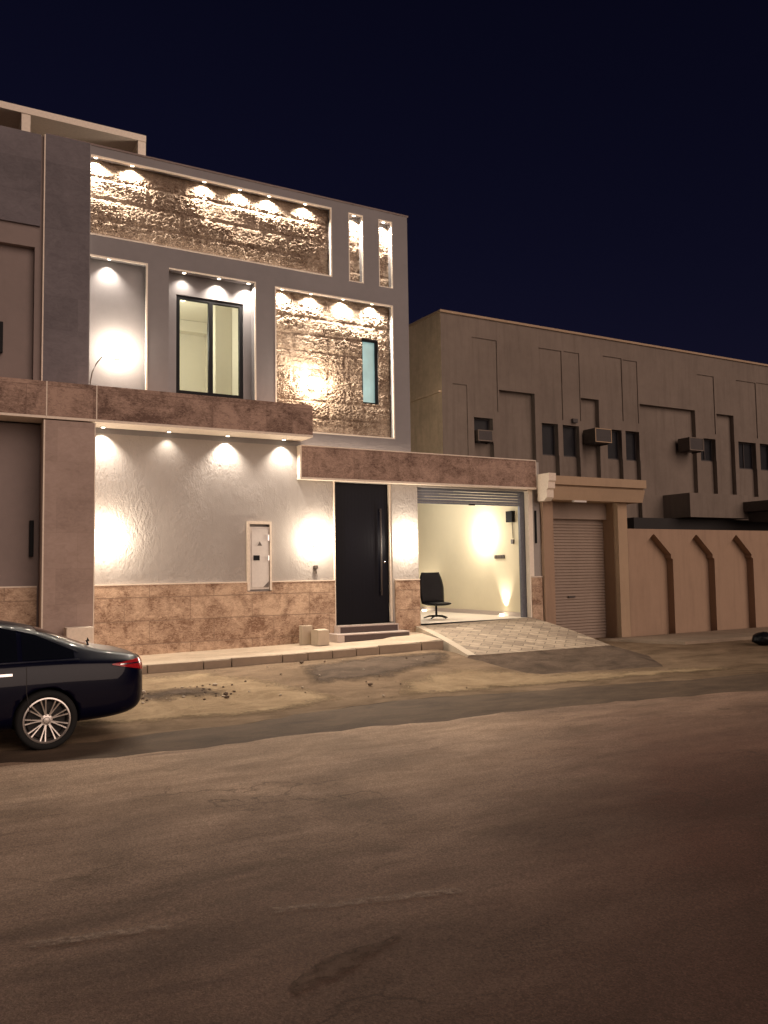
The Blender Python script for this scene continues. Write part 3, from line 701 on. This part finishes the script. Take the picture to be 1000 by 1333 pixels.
# ------------------------------------------------------------------ adjoining villa on the left
A_ = thing('adjoining_villa', 'unlit grey villa joined to the left of the lit villa', 'house', (-2, 16, .2))
relief('wall', -9, 2.097, .0, 4.44, 16.0, [], M['left_plaster'], A_)
relief('wall', -9, 2.097, 5.13, 9.80, 16.02, [(-5, 1.97, 5.2, 7.69, .14)], M['left_plaster'], A_)
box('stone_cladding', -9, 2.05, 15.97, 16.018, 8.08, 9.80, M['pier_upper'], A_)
box('stone_band', -9, 2.112, 15.402, 15.998, 4.51, 5.118, M['band'], A_)
box('band_trim', -9, 2.112, 15.397, 15.995, 4.467, 4.509, M['trim'], A_)
box('stone_dado', -9, 2.07, 15.955, 15.998, .0, 1.54, M['dado'], A_)
box('dado_trim', -9, 2.07, 15.945, 15.998, 1.541, 1.566, M['trim'], A_)
wall_lamp(1.97, 16.0, 2.40, 0, A_, lit=False, w=.07, h=.64); wall_lamp(1.44, 16.15, 5.98, 0, A_, lit=False, w=.06, h=.56)
mb = MB(); mb.quad((-9, 16.1, 8.9), (2.1, 16.1, 8.9), (2.1, 27, 8.9), (-9, 27, 8.9)); mb.quad((-9, 16.02, -.2), (-9, 27, -.2), (-9, 27, 9.8), (-9, 16.02, 9.8)); mb.quad((-9, 27, -.2), (2.1, 27, -.2), (2.1, 27, 9.8), (-9, 27, 9.8)); mb.build('side_wall', M['left_plaster'], A_)

# ------------------------------------------------------------------ neighbouring old building
B_ = thing('neighbouring_building', 'old two-storey beige building with tall niches and small dark windows', 'house', (22, 20.5, 0))
YB, TB = 20.5, 9.42
nd, gd = .17, .035
R_ = [(14.93, 15.88, 6.56, 8.81, gd), (15.93, 17.34, 3.2, 7.27, nd), (17.54, 18.51, 6.52, 8.79, gd), (18.61, 19.28, 6.54, 8.80, .03), (19.30, 20.09, 3.2, 7.32, nd),
      (20.34, 21.21, 6.68, 8.85, gd), (21.26, 21.94, 6.66, 8.82, .03), (22.00, 24.80, 4.2, 7.35, nd), (24.98, 25.88, 6.55, 8.70, gd), (25.95, 26.90, 4.2, 7.32, nd),
      (27.14, 28.27, 6.55, 8.70, gd), (28.31, 29.3, 6.55, 8.72, .03), (30.2, 32.6, 4.2, 7.35, nd), (14.2, 14.72, 3.2, 7.3, .03)]
WN = [(14.95, 15.66, 5.58, 6.34), (17.60, 18.28, 5.35, 6.36), (18.48, 19.18, 5.35, 6.36), (20.43, 21.10, 5.37, 6.36), (21.28, 21.93, 5.37, 6.36), (25.02, 25.84, 5.55, 6.36), (27.11, 28.12, 5.36, 6.36), (28.36, 29.1, 5.36, 6.36), (33.3, 34.2, 5.36, 6.36), (34.6, 35.4, 5.36, 6.36)]
for w_ in WN: R_ += [(w_[0], w_[1]+.02, 4.3 if w_[0] > 22 else 3.2, w_[2], nd), (*w_, .22, 'hole')]
relief('wall', 13.80, 40, -.2, TB, YB, R_, M['old_plaster'], B_)
mb = MB(); mb.quad((13.80, YB, -.2), (13.80, 34, -.2), (13.80, 34, TB), (13.80, YB, TB)); mb.quad((40, YB, -.2), (40, 34, -.2), (40, 34, TB), (40, YB, TB)); mb.quad((13.8, 34, -.2), (40, 34, -.2), (40, 34, TB), (13.8, 34, TB)); mb.quad((13.8, YB, TB-.02), (40, YB, TB-.02), (40, 34, TB-.02), (13.8, 34, TB-.02)); mb.build('side_wall', M['old_side'], B_)
mb = MB(); mb.box(13.76, 40, YB-.05, YB+.18, TB, TB+.07); mb.box(13.76, 13.95, YB+.181, 34, TB, TB+.07); mb.build('coping', M['canopy'], B_)
box('ledge', 13.72, 13.799, YB+.05, 34, 7.0, 7.06, M['old_side'], B_)
for k, w_ in enumerate(WN):
    f = frame('window', w_[0], w_[1], w_[2], w_[3], YB+.17, YB+.22, .035, M['ac_grille'], B_, [((w_[0]+w_[1])/2, .03)] if w_[1]-w_[0] > .8 else ())
    mb = MB(); mb.quad((w_[0], YB+.20, w_[2]), (w_[1], YB+.20, w_[2]), (w_[1], YB+.20, w_[3]), (w_[0], YB+.20, w_[3])); mb.build('pane', M['dusty_glass'], f)
box('downpipe_box', 18.85, 19.05, YB-.1, YB-.001, 6.45, 6.58, M['ac_grille'], B_)
bl = box('balcony', 22.98, 26.2, 19.35, YB-.001, 3.38, 4.20, M['old_plaster'], B_)
mb = MB(); mb.box(20.9, 28, 19.9, YB-.002, 2.2, 3.36); mb.build('painted_shade_gap', M['dark'], B_)  # dark box standing in for the shade beneath the balcony
mb = MB(); mb.box(25.7, 29.4, 18.3, 19.34, 3.60, 3.95); mb.box(25.95, 29.2, 18.5, 19.34, 3.25, 3.599); mb.build('porch_roof', M['ac'], B_)
def ac(x, z, y, w_, h, d, label, fm='trim'):
    t = thing('air_conditioner', label, 'air conditioner', (x, y, z), 'window air conditioners on the old building')
    box('casing', x-w_/2, x+w_/2, y-d, y+.05, z-h/2, z+h/2, M['ac'], t, .01)
    mb = MB(); mb.box(x-w_/2+.0, x+w_/2, y-d-.022, y-d-.002, z-h/2, z-h/2+.03); mb.box(x-w_/2, x+w_/2, y-d-.022, y-d-.002, z+h/2-.03, z+h/2); mb.box(x-w_/2, x-w_/2+.03, y-d-.022, y-d-.002, z-h/2+.03, z+h/2-.03); mb.box(x+w_/2-.03, x+w_/2, y-d-.022, y-d-.002, z-h/2+.03, z+h/2-.03); mb.build('grille_frame', M[fm], t)
    mb = MB(); mb.box(x-w_/2+.03, x+w_/2-.03, y-d-.008, y-d-.002, z-h/2+.03, z+h/2-.03)
    for k in range(6): mb.box(x-w_/2+.04, x+w_/2-.04, y-d-.016, y-d-.009, z-h/2+.05+k*(h-.1)/6, z-h/2+.07+k*(h-.1)/6)
    mb.build('grille', M['ac_grille'], t)
    mb = MB(); mb.box(x-w_/2+.05, x-w_/2+.08, y-d*.9, y, z-h/2-.04, z-h/2-.001); mb.box(x+w_/2-.08, x+w_/2-.05, y-d*.9, y, z-h/2-.04, z-h/2-.001); mb.build('bracket', M['ac_grille'], t)
ac(19.75, 6.02, YB, .72, .46, .5, 'window air conditioner with pale grille frame between two pairs of narrow windows', 'canopy')
ac(24.25, 6.02, YB, .72, .46, .45, 'dark boxy air conditioner beside the wide niche, rightmost of the units', 'old_plaster')
ac(15.30, 5.78, YB+.2, .56, .34, .28, 'small air conditioner sunk in the window nearest the lit villa', 'old_plaster')

# ------------------------------------------------------------------ neighbour's boundary wall with pointed arch niches
W_ = thing('boundary_wall', 'tan boundary wall with a row of pointed arch niches', 'wall', (20, 15.8, -.1))
def arch_pts(x0, x1, zb, zsp, zap, sh=.07):
    xm = (x0+x1)/2
    return [(x0, zb), (x1-.0, zb), (x1, zsp), (x1-sh, zsp+.03), (x1-sh*.9, zsp+.12), (xm+.06, zap-.04), (xm, zap), (xm-.06, zap-.04), (x0+sh*.9, zsp+.12), (x0+sh, zsp+.03), (x0, zsp)]
pit = 1.66; mb = MB(); wb = -.2; wt = 2.73; arches = []; k = 0
x = 16.54
x_list = []
while x < 40:
    x_list.append(x); x += pit
def poly(mb, pts, y): mb.bm.faces.new([mb.bm.verts.new((p[0], y, p[1])) for p in pts])
Yw = 15.8; dp = .24
mb.quad((16.35, Yw, wb), (16.54, Yw, wb), (16.54, Yw, wt), (16.35, Yw, wt))
for x in x_list:
    ax0, ax1 = x+.06, x+1.46
    pts = arch_pts(ax0, ax1, wb, 1.93, 2.60)
    xm = (ax0+ax1)/2
    # wall face around the niche: left half and right half
    poly(mb, [(x, wb), (ax0, wb), (ax0, 1.93), pts[9], pts[8], pts[7], (xm, 2.60), (xm, wt), (x, wt)], Yw)
    poly(mb, [(ax1, wb), (x+pit, wb), (x+pit, wt), (xm, wt), (xm, 2.60), pts[5], pts[4], pts[3], (ax1, 1.93)], Yw)
    for p, q in zip(pts[1:], pts[2:]+pts[:1]): mb.quad((p[0], Yw, p[1]), (q[0], Yw, q[1]), (q[0], Yw+dp, q[1]), (p[0], Yw+dp, p[1]))
    nb = MB(); poly(nb, pts, Yw+dp-.002); nb.build('niche', M['niche'], W_)
mb.quad((16.35, Yw, wt), (x_list[-1]+pit, Yw, wt), (x_list[-1]+pit, Yw+.22, wt), (16.35, Yw+.22, wt)); mb.quad((16.35, Yw+.22, wb), (x_list[-1]+pit, Yw+.22, wb), (x_list[-1]+pit, Yw+.22, wt), (16.35, Yw+.22, wt))
bmesh.ops.remove_doubles(mb.bm, verts=mb.bm.verts, dist=1e-5)
mb.build('wall_panel', M['wall_paint'], W_)

# neighbour's roller gate with a canopy
G_ = thing('roller_gate', 'tan gate portal with flat canopy and closed ribbed roller shutter', 'gate', (15, 15.8, 0))
mb = MB(); mb.prism([(15.60, 3.40), (15.50, 3.71), (15.55, 3.715), (15.55, 3.75), (15.45, 3.76), (15.45, 3.97), (16.4, 3.97), (16.4, 3.40)][::-1], 'x', 13.62, 16.72)
cn = mb.build('canopy', M['canopy'], G_)
mb = MB(); mb.prism([(15.60, 3.36), (15.50, 3.44), (15.50, 3.62), (15.44, 3.66), (15.44, 3.80), (15.40, 3.84), (15.40, 4.02), (15.83, 4.02), (15.83, 3.36)][::-1], 'x', 13.40, 13.618); mb.build('canopy_end', M['trim'], G_)
box('canopy_lamp', 14.35, 14.75, 15.58, 15.66, 3.355, 3.398, M['white'], G_)
mb = MB(); mb.prism([(13.61, -.2), (13.93, -.2), (13.93, 3.398), (13.61, 3.398)], 'y', 15.9, 16.5); mb.build('left_pier', M['wall_paint'], G_)
mb = MB(); mb.box(16.02, 16.349, 15.8, 16.6, -.2, 3.398, .008); mb.build('right_pier', M['canopy'], G_)
mb = MB(); zz = .0
while zz < 2.86:
    mb.prism([(16.36, zz), (16.335, zz+.02), (16.335, zz+.055), (16.36, zz+.075)], 'x', 13.94, 16.015); zz += .0765
s1 = mb.build('roller_shutter', M['shutter_old'], G_)
box('handle', 14.72, 14.95, 16.30, 16.333, .98, 1.02, M['ac_grille'], s1)
box('shutter_hood', 13.94, 16.015, 16.20, 16.5, 2.98, 3.397, M['shutter_old'], G_)
box('gate_backing', 13.94, 16.015, 16.362, 16.5, -.2, 2.979, M['shutter_old'], G_)

# ------------------------------------------------------------------ office chair in the garage
C_ = thing('office_chair', 'black armless office chair in the open garage doorway', 'chair', (11.22, 17.1, .556), world=False)
C_.rotation_euler = (0, 0, math.radians(-92))
def cushion(name, w_, h, d, bend, loc, rot, taper=.8):
    mb = MB(); nx_, nz_ = 10, 12
    F = {}
    for sgn in (0, 1):
        for i in range(nx_+1):
            for j in range(nz_+1):
                u, v = i/nx_*2-1, j/nz_*2-1
                ru = u*(1-.20*max(0, v)**2)*(1+.05*(1-abs(v))); e = (1-abs(u)**3.5)*(1-abs(v)**3.5)
                F[sgn, i, j] = mb.bm.verts.new((ru*w_/2*(1-.06*v*v), (-1 if sgn else 1)*d/2*(.25+.75*e**.5)+bend*(u*u)*.5+bend*.3*v*v, v*h/2))
        for i in range(nx_):
            for j in range(nz_): mb.bm.faces.new((F[sgn, i, j], F[sgn, i+1, j], F[sgn, i+1, j+1], F[sgn, i, j+1]))
    bd = [(i, 0) for i in range(nx_)]+[(nx_, j) for j in range(nz_)]+[(i, nz_) for i in range(nx_, 0, -1)]+[(0, j) for j in range(nz_, 0, -1)]
    for a, c in zip(bd, bd[1:]+bd[:1]): mb.bm.faces.new((F[0, a[0], a[1]], F[0, c[0], c[1]], F[1, c[0], c[1]], F[1, a[0], a[1]]))
    o = mb.build(name, M['black_fabric'], C_, True); o.location = loc; o.rotation_euler = rot; return o
# local frame: the sitter faces +x
cushion('backrest', .66, .76, .09, -.05, (-.24, 0, .74), (0, 0, PI/2)).rotation_euler = (math.radians(-8), 0, PI/2)
cushion('seat', .60, .54, .09, .02, (.06, 0, .36), (PI/2, 0, PI/2))
mb = MB(); mb.tube([(-.25, 0, .34), (-.30, 0, .5), (-.28, 0, .62)], .022, 8); mb.build('back_support', M['black_metal'], C_, True)
mb = MB(); mb.tube([(0, 0, .06), (0, 0, .33)], .026, 12); mb.build('column', M['black_metal'], C_, True)
for k in range(5):
    a = k*2*PI/5+.3; mb = MB(); mb.tube([(0, 0, .075), (.17*math.cos(a), .17*math.sin(a), .07), (.31*math.cos(a), .31*math.sin(a), .025)], [.026, .02, .014], 8); mb.build('leg', M['black_metal'], C_, True)

# ------------------------------------------------------------------ the car
K_ = thing('parked_car', 'dark navy sedan parked at the left with silver multi-spoke wheel', 'car', (1.43, 10.97, -.18), world=False)
# stations: x, z bottom, half width, z belt, z shoulder top edge, greenhouse half width at top, z roof
ST = [(1.135, .50, .52, .74, .40, .86), (1.11, .40, .66, .82, .52, .93), (1.05, .33, .78, .875, .62, .985), (.93, .28, .86, .90, .68, 1.015), (.72, .25, .90, .92, .70, 1.05), (.50, .24, .912, .93, .66, 1.10), (.25, .23, .918, .94, .60, 1.205),
      (-.05, .22, .92, .94, .57, 1.335), (-.45, .21, .92, .935, .565, 1.425), (-1.0, .20, .92, .925, .57, 1.46), (-1.5, .20, .92, .915, .57, 1.445), (-1.95, .20, .918, .905, .56, 1.36), (-2.35, .20, .915, .90, .58, 1.16), (-2.7, .20, .912, .89, .62, 1.00),
      (-3.1, .20, .90, .85, .62, .93), (-3.45, .21, .86, .78, .60, .85), (-3.68, .25, .74, .68, .52, .74), (-3.78, .34, .58, .58, .42, .62)]
mb = MB(); rings = []
for (x, zb, yh, zbelt, yr, zr) in ST:
    zm = zb+(zbelt-zb)*.5
    half = [(0, zb), (yh*.80, zb), (yh*.955, zb+.07), (yh*.99, zb+(zbelt-zb)*.32), (yh, zb+(zbelt-zb)*.68), (yh*.975, zbelt-.03), (yh*.925, zbelt+.02), (yr+(yh*.9-yr)*.45, zbelt+(zr-zbelt)*.55), (yr, zr-.035*(1 if zr > 1.1 else .5)), (yr*.6, zr-.006), (0, zr)]
    ring = [mb.bm.verts.new((x, y, z)) for y, z in half]+[mb.bm.verts.new((x, -y, z)) for y, z in half[-2:0:-1]]
    rings.append(ring)
for a, c in zip(rings, rings[1:]):
    n = len(a)
    for k in range(n): mb.bm.faces.new((a[k], a[(k+1) % n], c[(k+1) % n], c[k]))
for r_ in (rings[0], rings[-1]):
    cx = sum((v.co for v in r_), Vector())/len(r_); cv = mb.bm.verts.new(cx+Vector((.012 if r_ is rings[0] else -.012, 0, 0)))
    for k in range(len(r_)): mb.bm.faces.new((r_[k], r_[(k+1) % len(r_)], cv))
body = mb.build('body', M['car'], K_, True)
md = body.modifiers.new('sub', 'SUBSURF'); md.levels = 2; md.render_levels = 2
def bake(o):
    dg = bpy.context.evaluated_depsgraph_get(); dg.update(); e = o.evaluated_get(dg); me = bpy.data.meshes.new_from_object(e)
    o.modifiers.clear(); o.data = me
    for p in me.polygons: p.use_smooth = True
    return me
me = bake(body)
bmt = bmesh.new(); bmt.from_mesh(me); bvh = BVHTree.FromBMesh(bmt)
cut = MB()
for wx in (0, -2.82):
    for s_ in (-1, 1): cut.tube([(wx, s_*.62, .335), (wx, s_*1.1, .335)], .352, 40)
cut = cut.build('wheel_well_cutter', M['dark'], K_)
md = body.modifiers.new('arch', 'BOOLEAN'); md.object = cut; md.operation = 'DIFFERENCE'; md.solver = 'EXACT'
bake(body); bpy.data.objects.remove(cut)
def wrap(name, f, nu, nv, mat, off=.004, parent=None, thick=False):
    """sheet laid on the car body; f(u,v) -> ray origin, direction"""
    mb = MB(); G = {}
    for i in range(nu+1):
        for j in range(nv+1):
            o_, d_ = f(i/nu, j/nv); h, nrm, _, _ = bvh.ray_cast(Vector(o_), Vector(d_).normalized())
            if h is None: G[i, j] = None; continue
            if nrm.dot(Vector(d_)) > 0: nrm = -nrm
            G[i, j] = mb.bm.verts.new(h+nrm*off)
    for i in range(nu):
        for j in range(nv):
            q = [G[i, j], G[i+1, j], G[i+1, j+1], G[i, j+1]]
            if all(q): mb.bm.faces.new(q)
    return mb.build(name, mat, parent or K_, True)
for s_ in (-1, 1):
    def side(x, z, s_=s_): return (x, s_*2, z), (0, -s_, 0)
    top = lerp_pts([(-2.35, 1.0), (-1.9, 1.27), (-1.5, 1.365), (-1.0, 1.385), (-.5, 1.35), (-.1, 1.25), (.22, 1.10), (.38, 1.02)])
    for (xa, xb) in ((-2.2, -1.22), (-1.16, -.30), (-.25, .30)):
        wrap('side_window', lambda u, v, xa=xa, xb=xb: side(xa+(xb-xa)*u, .985+(max(top(xa+(xb-xa)*u), .99)-.985)*v), 24, 8, M['car_glass'])
    wrap('chrome_strip', lambda u, v: side(-2.2+2.55*u, .962+.014*v), 50, 1, M['chrome'], .007)
    wrap('chrome_strip', lambda u, v: side(-1.9+2.25*u, top(-1.9+2.25*u)+.006+.012*v), 50, 1, M['chrome'], .007)
    for xs_ in (-1.19, -.22): wrap('door_seam', lambda u, v, xs_=xs_: side(xs_+.008*u+(.12*max(0, .55-v) if xs_ > -.5 else 0), .30+.62*v), 1, 16, M['dark'], .002)
    for xh in (-.55, -1.6):
        h = wrap('door_handle', lambda u, v, xh=xh: side(xh+.19*u, .835+.025*v), 6, 2, M['chrome'], .02)
    # tail lamp wraps round the corner
    def tl(u, v, s_=s_):
        a = math.radians(30+55*u); z0 = .78+.03*(1-u); z1 = .90+.05*u
        if u < .5: z0 += .07*(1-u/.5)*1.0; z1 -= .01*(1-u/.5)
        z = z0+(z1-z0)*v
        return (.35+3*math.sin(a), s_*(.25+3*math.cos(a)), z), (-math.sin(a), -s_*math.cos(a), 0)
    t_ = wrap('tail_light', tl, 26, 6, M['red_lens'], .012)
    wrap('chrome_strip', lambda u, v: (lambda o_, d_: ((o_[0], o_[1], .872+.012*v), d_))(*tl(.12+.88*u, .5)), 20, 1, M['chrome'], .018, t_)
wrap('rear_window', lambda u, v: ((-.1+.58*v+.02, -.52+1.04*u, 3), (0, 0, -1)), 16, 10, M['car_glass'])
wrap('windscreen', lambda u, v: ((-2.5+.6*v, -.55+1.1*u, 3), (0, 0, -1)), 16, 10, M['car_glass'])
wrap('boot_seam', lambda u, v: ((.56+.008*v, -.66+1.32*u, 3), (0, 0, -1)), 16, 1, M['dark'], .002)
mb = MB(); mb.tube([(.52, -.42, 1.09), (.50, -.42, 1.15), (.52, -.42, 1.16)], [.01, .012, .028], 8); mb.build('antenna', M['rubber'], K_)
wrap('headlight', lambda u, v: ((-6, .45+.35*u, .60+.12*v), (1, 0, 0)), 8, 4, M['chrome'], .01); wrap('headlight', lambda u, v: ((-6, -.45-.35*u, .60+.12*v), (1, 0, 0)), 8, 4, M['chrome'], .01)
wrap('grille', lambda u, v: ((-6, -.35+.7*u, .40+.22*v), (1, 0, 0)), 8, 4, M['dark'], .01)
for s_ in (-1, 1):
    mb = MB(); mb.box(-2.12, -1.92, s_*1.0-.09, s_*1.0+.09, .94, 1.06, .03); mb.build('mirror', M['car'], K_)
def wheel(wx, s_):
    y0 = s_*.70; o = s_
    T = MB(); T.lathe_y([(.25, -.10), (.30, -.11), (.318, -.10), (.328, -.07), (.328, .07), (.318, .10), (.30, .112), (.255, .105), (.25, .09)], 56, (0, 0, 0))
    w_ = bpy.data.objects.new('wheel', None); COL.objects.link(w_); w_.parent = K_; w_.location = (wx, s_*.80, .325)
    if s_ < 0: w_.rotation_euler = (0, 0, PI)
    T.build('tyre', M['rubber'], w_, True)
    Rm = MB(); Rm.lathe_y([(.251, .088), (.250, .103), (.236, .106), (.228, .095), (.222, .02), (.215, -.08)], 56)
    for k in range(9):
        for dlt in (-.115, .115):
            a = k*2*PI/9; a2 = a+dlt
            p0 = Vector((.045*math.cos(a), 0, .045*math.sin(a))); p1 = Vector((.232*math.cos(a2), 0, .232*math.sin(a2)))
            t = (p1-p0).normalized(); q = Vector((-t.z, 0, t.x)); c_ = []
            for p, wd, yf in ((p0, .013, .075), (p0.lerp(p1, .5), .009, .084), (p1, .012, .098)):
                c_.append([Rm.bm.verts.new(p+q*a_*wd+Vector((0, yf-dd, 0))) for a_, dd in ((-1, .028), (-.6, 0), (.6, 0), (1, .028))])
            for g0, g1 in zip(c_, c_[1:]):
                for kk in range(3): Rm.bm.faces.new((g0[kk], g0[kk+1], g1[kk+1], g1[kk]))
    Rm.lathe_y([(.001, .088), (.03, .086), (.036, .078), (.062, .074), (.068, .05)], 30)
    for k in range(5):
        a = k*2*PI/5+.2
        Rm.tube([(.052*math.cos(a), .06, .052*math.sin(a)), (.052*math.cos(a), .077, .052*math.sin(a))], .008, 8)
    Rm.build('rim', M['alloy'], w_)
    B2 = MB(); B2.lathe_y([(.001, .02), (.20, .018), (.245, -.06)], 30); B2.build('brake_disc', M['dark'], w_)
for wx in (0, -2.82):
    for s_ in (-1, 1): wheel(wx, s_)

# ------------------------------------------------------------------ world, sun, camera
SUN_EL, SX, SY = math.radians(24), -.24, .97
travel = Vector((SX, SY, 0)).normalized()*math.cos(SUN_EL)+Vector((0, 0, -math.sin(SUN_EL)))
w = bpy.data.worlds.new('World'); sc.world = w; w.use_nodes = True; nt = w.node_tree
sky = nt.nodes.new('ShaderNodeTexSky'); sky.sky_type = 'NISHITA'; sky.sun_disc = False
sky.sun_elevation = SUN_EL; to = -travel; sky.sun_rotation = math.atan2(to.x, to.y)
bg = nt.nodes['Background']; bg.inputs[1].default_value = .05
mul = nt.nodes.new('ShaderNodeMix'); mul.data_type = 'RGBA'; mul.blend_type = 'MULTIPLY'; mul.inputs[0].default_value = 1
nt.links.new(sky.outputs[0], mul.inputs[6]); mul.inputs[7].default_value = (.050, .032, .070, 1); nt.links.new(mul.outputs[2], bg.inputs[0])
l = bpy.data.lights.new('sun', 'SUN'); l.energy = 1.9; l.angle = math.radians(58); l.color = (1, .75, .60)
o = bpy.data.objects.new('sun', l); COL.objects.link(o); o.rotation_euler = travel.to_track_quat('-Z', 'Y').to_euler()

cam = bpy.data.cameras.new('camera'); co = bpy.data.objects.new('camera', cam); COL.objects.link(co); sc.camera = co
r0, r1, r2 = Vector((.86789307, -.49651897, -.01518314)), Vector((.02111784, .06741583, -.99750145)), Vector((.49630197, .86540396, .06899514))
co.matrix_world = Matrix(((r0.x, -r1.x, -r2.x, 0), (r0.y, -r1.y, -r2.y, 0), (r0.z, -r1.z, -r2.z, 1.75), (0, 0, 0, 1)))
cam.sensor_fit = 'VERTICAL'; cam.sensor_height = 36; cam.lens = 1094.2/1333*36; cam.clip_end = 500; cam.clip_start = .05
sc.render.resolution_x = 768; sc.render.resolution_y = 1024
sc.view_settings.view_transform = 'Standard'; sc.view_settings.look = 'None'; sc.view_settings.exposure = 0; sc.view_settings.gamma = 1
sc.cycles.use_denoising = True; sc.cycles.max_bounces = 6; sc.cycles.sample_clamp_indirect = 4
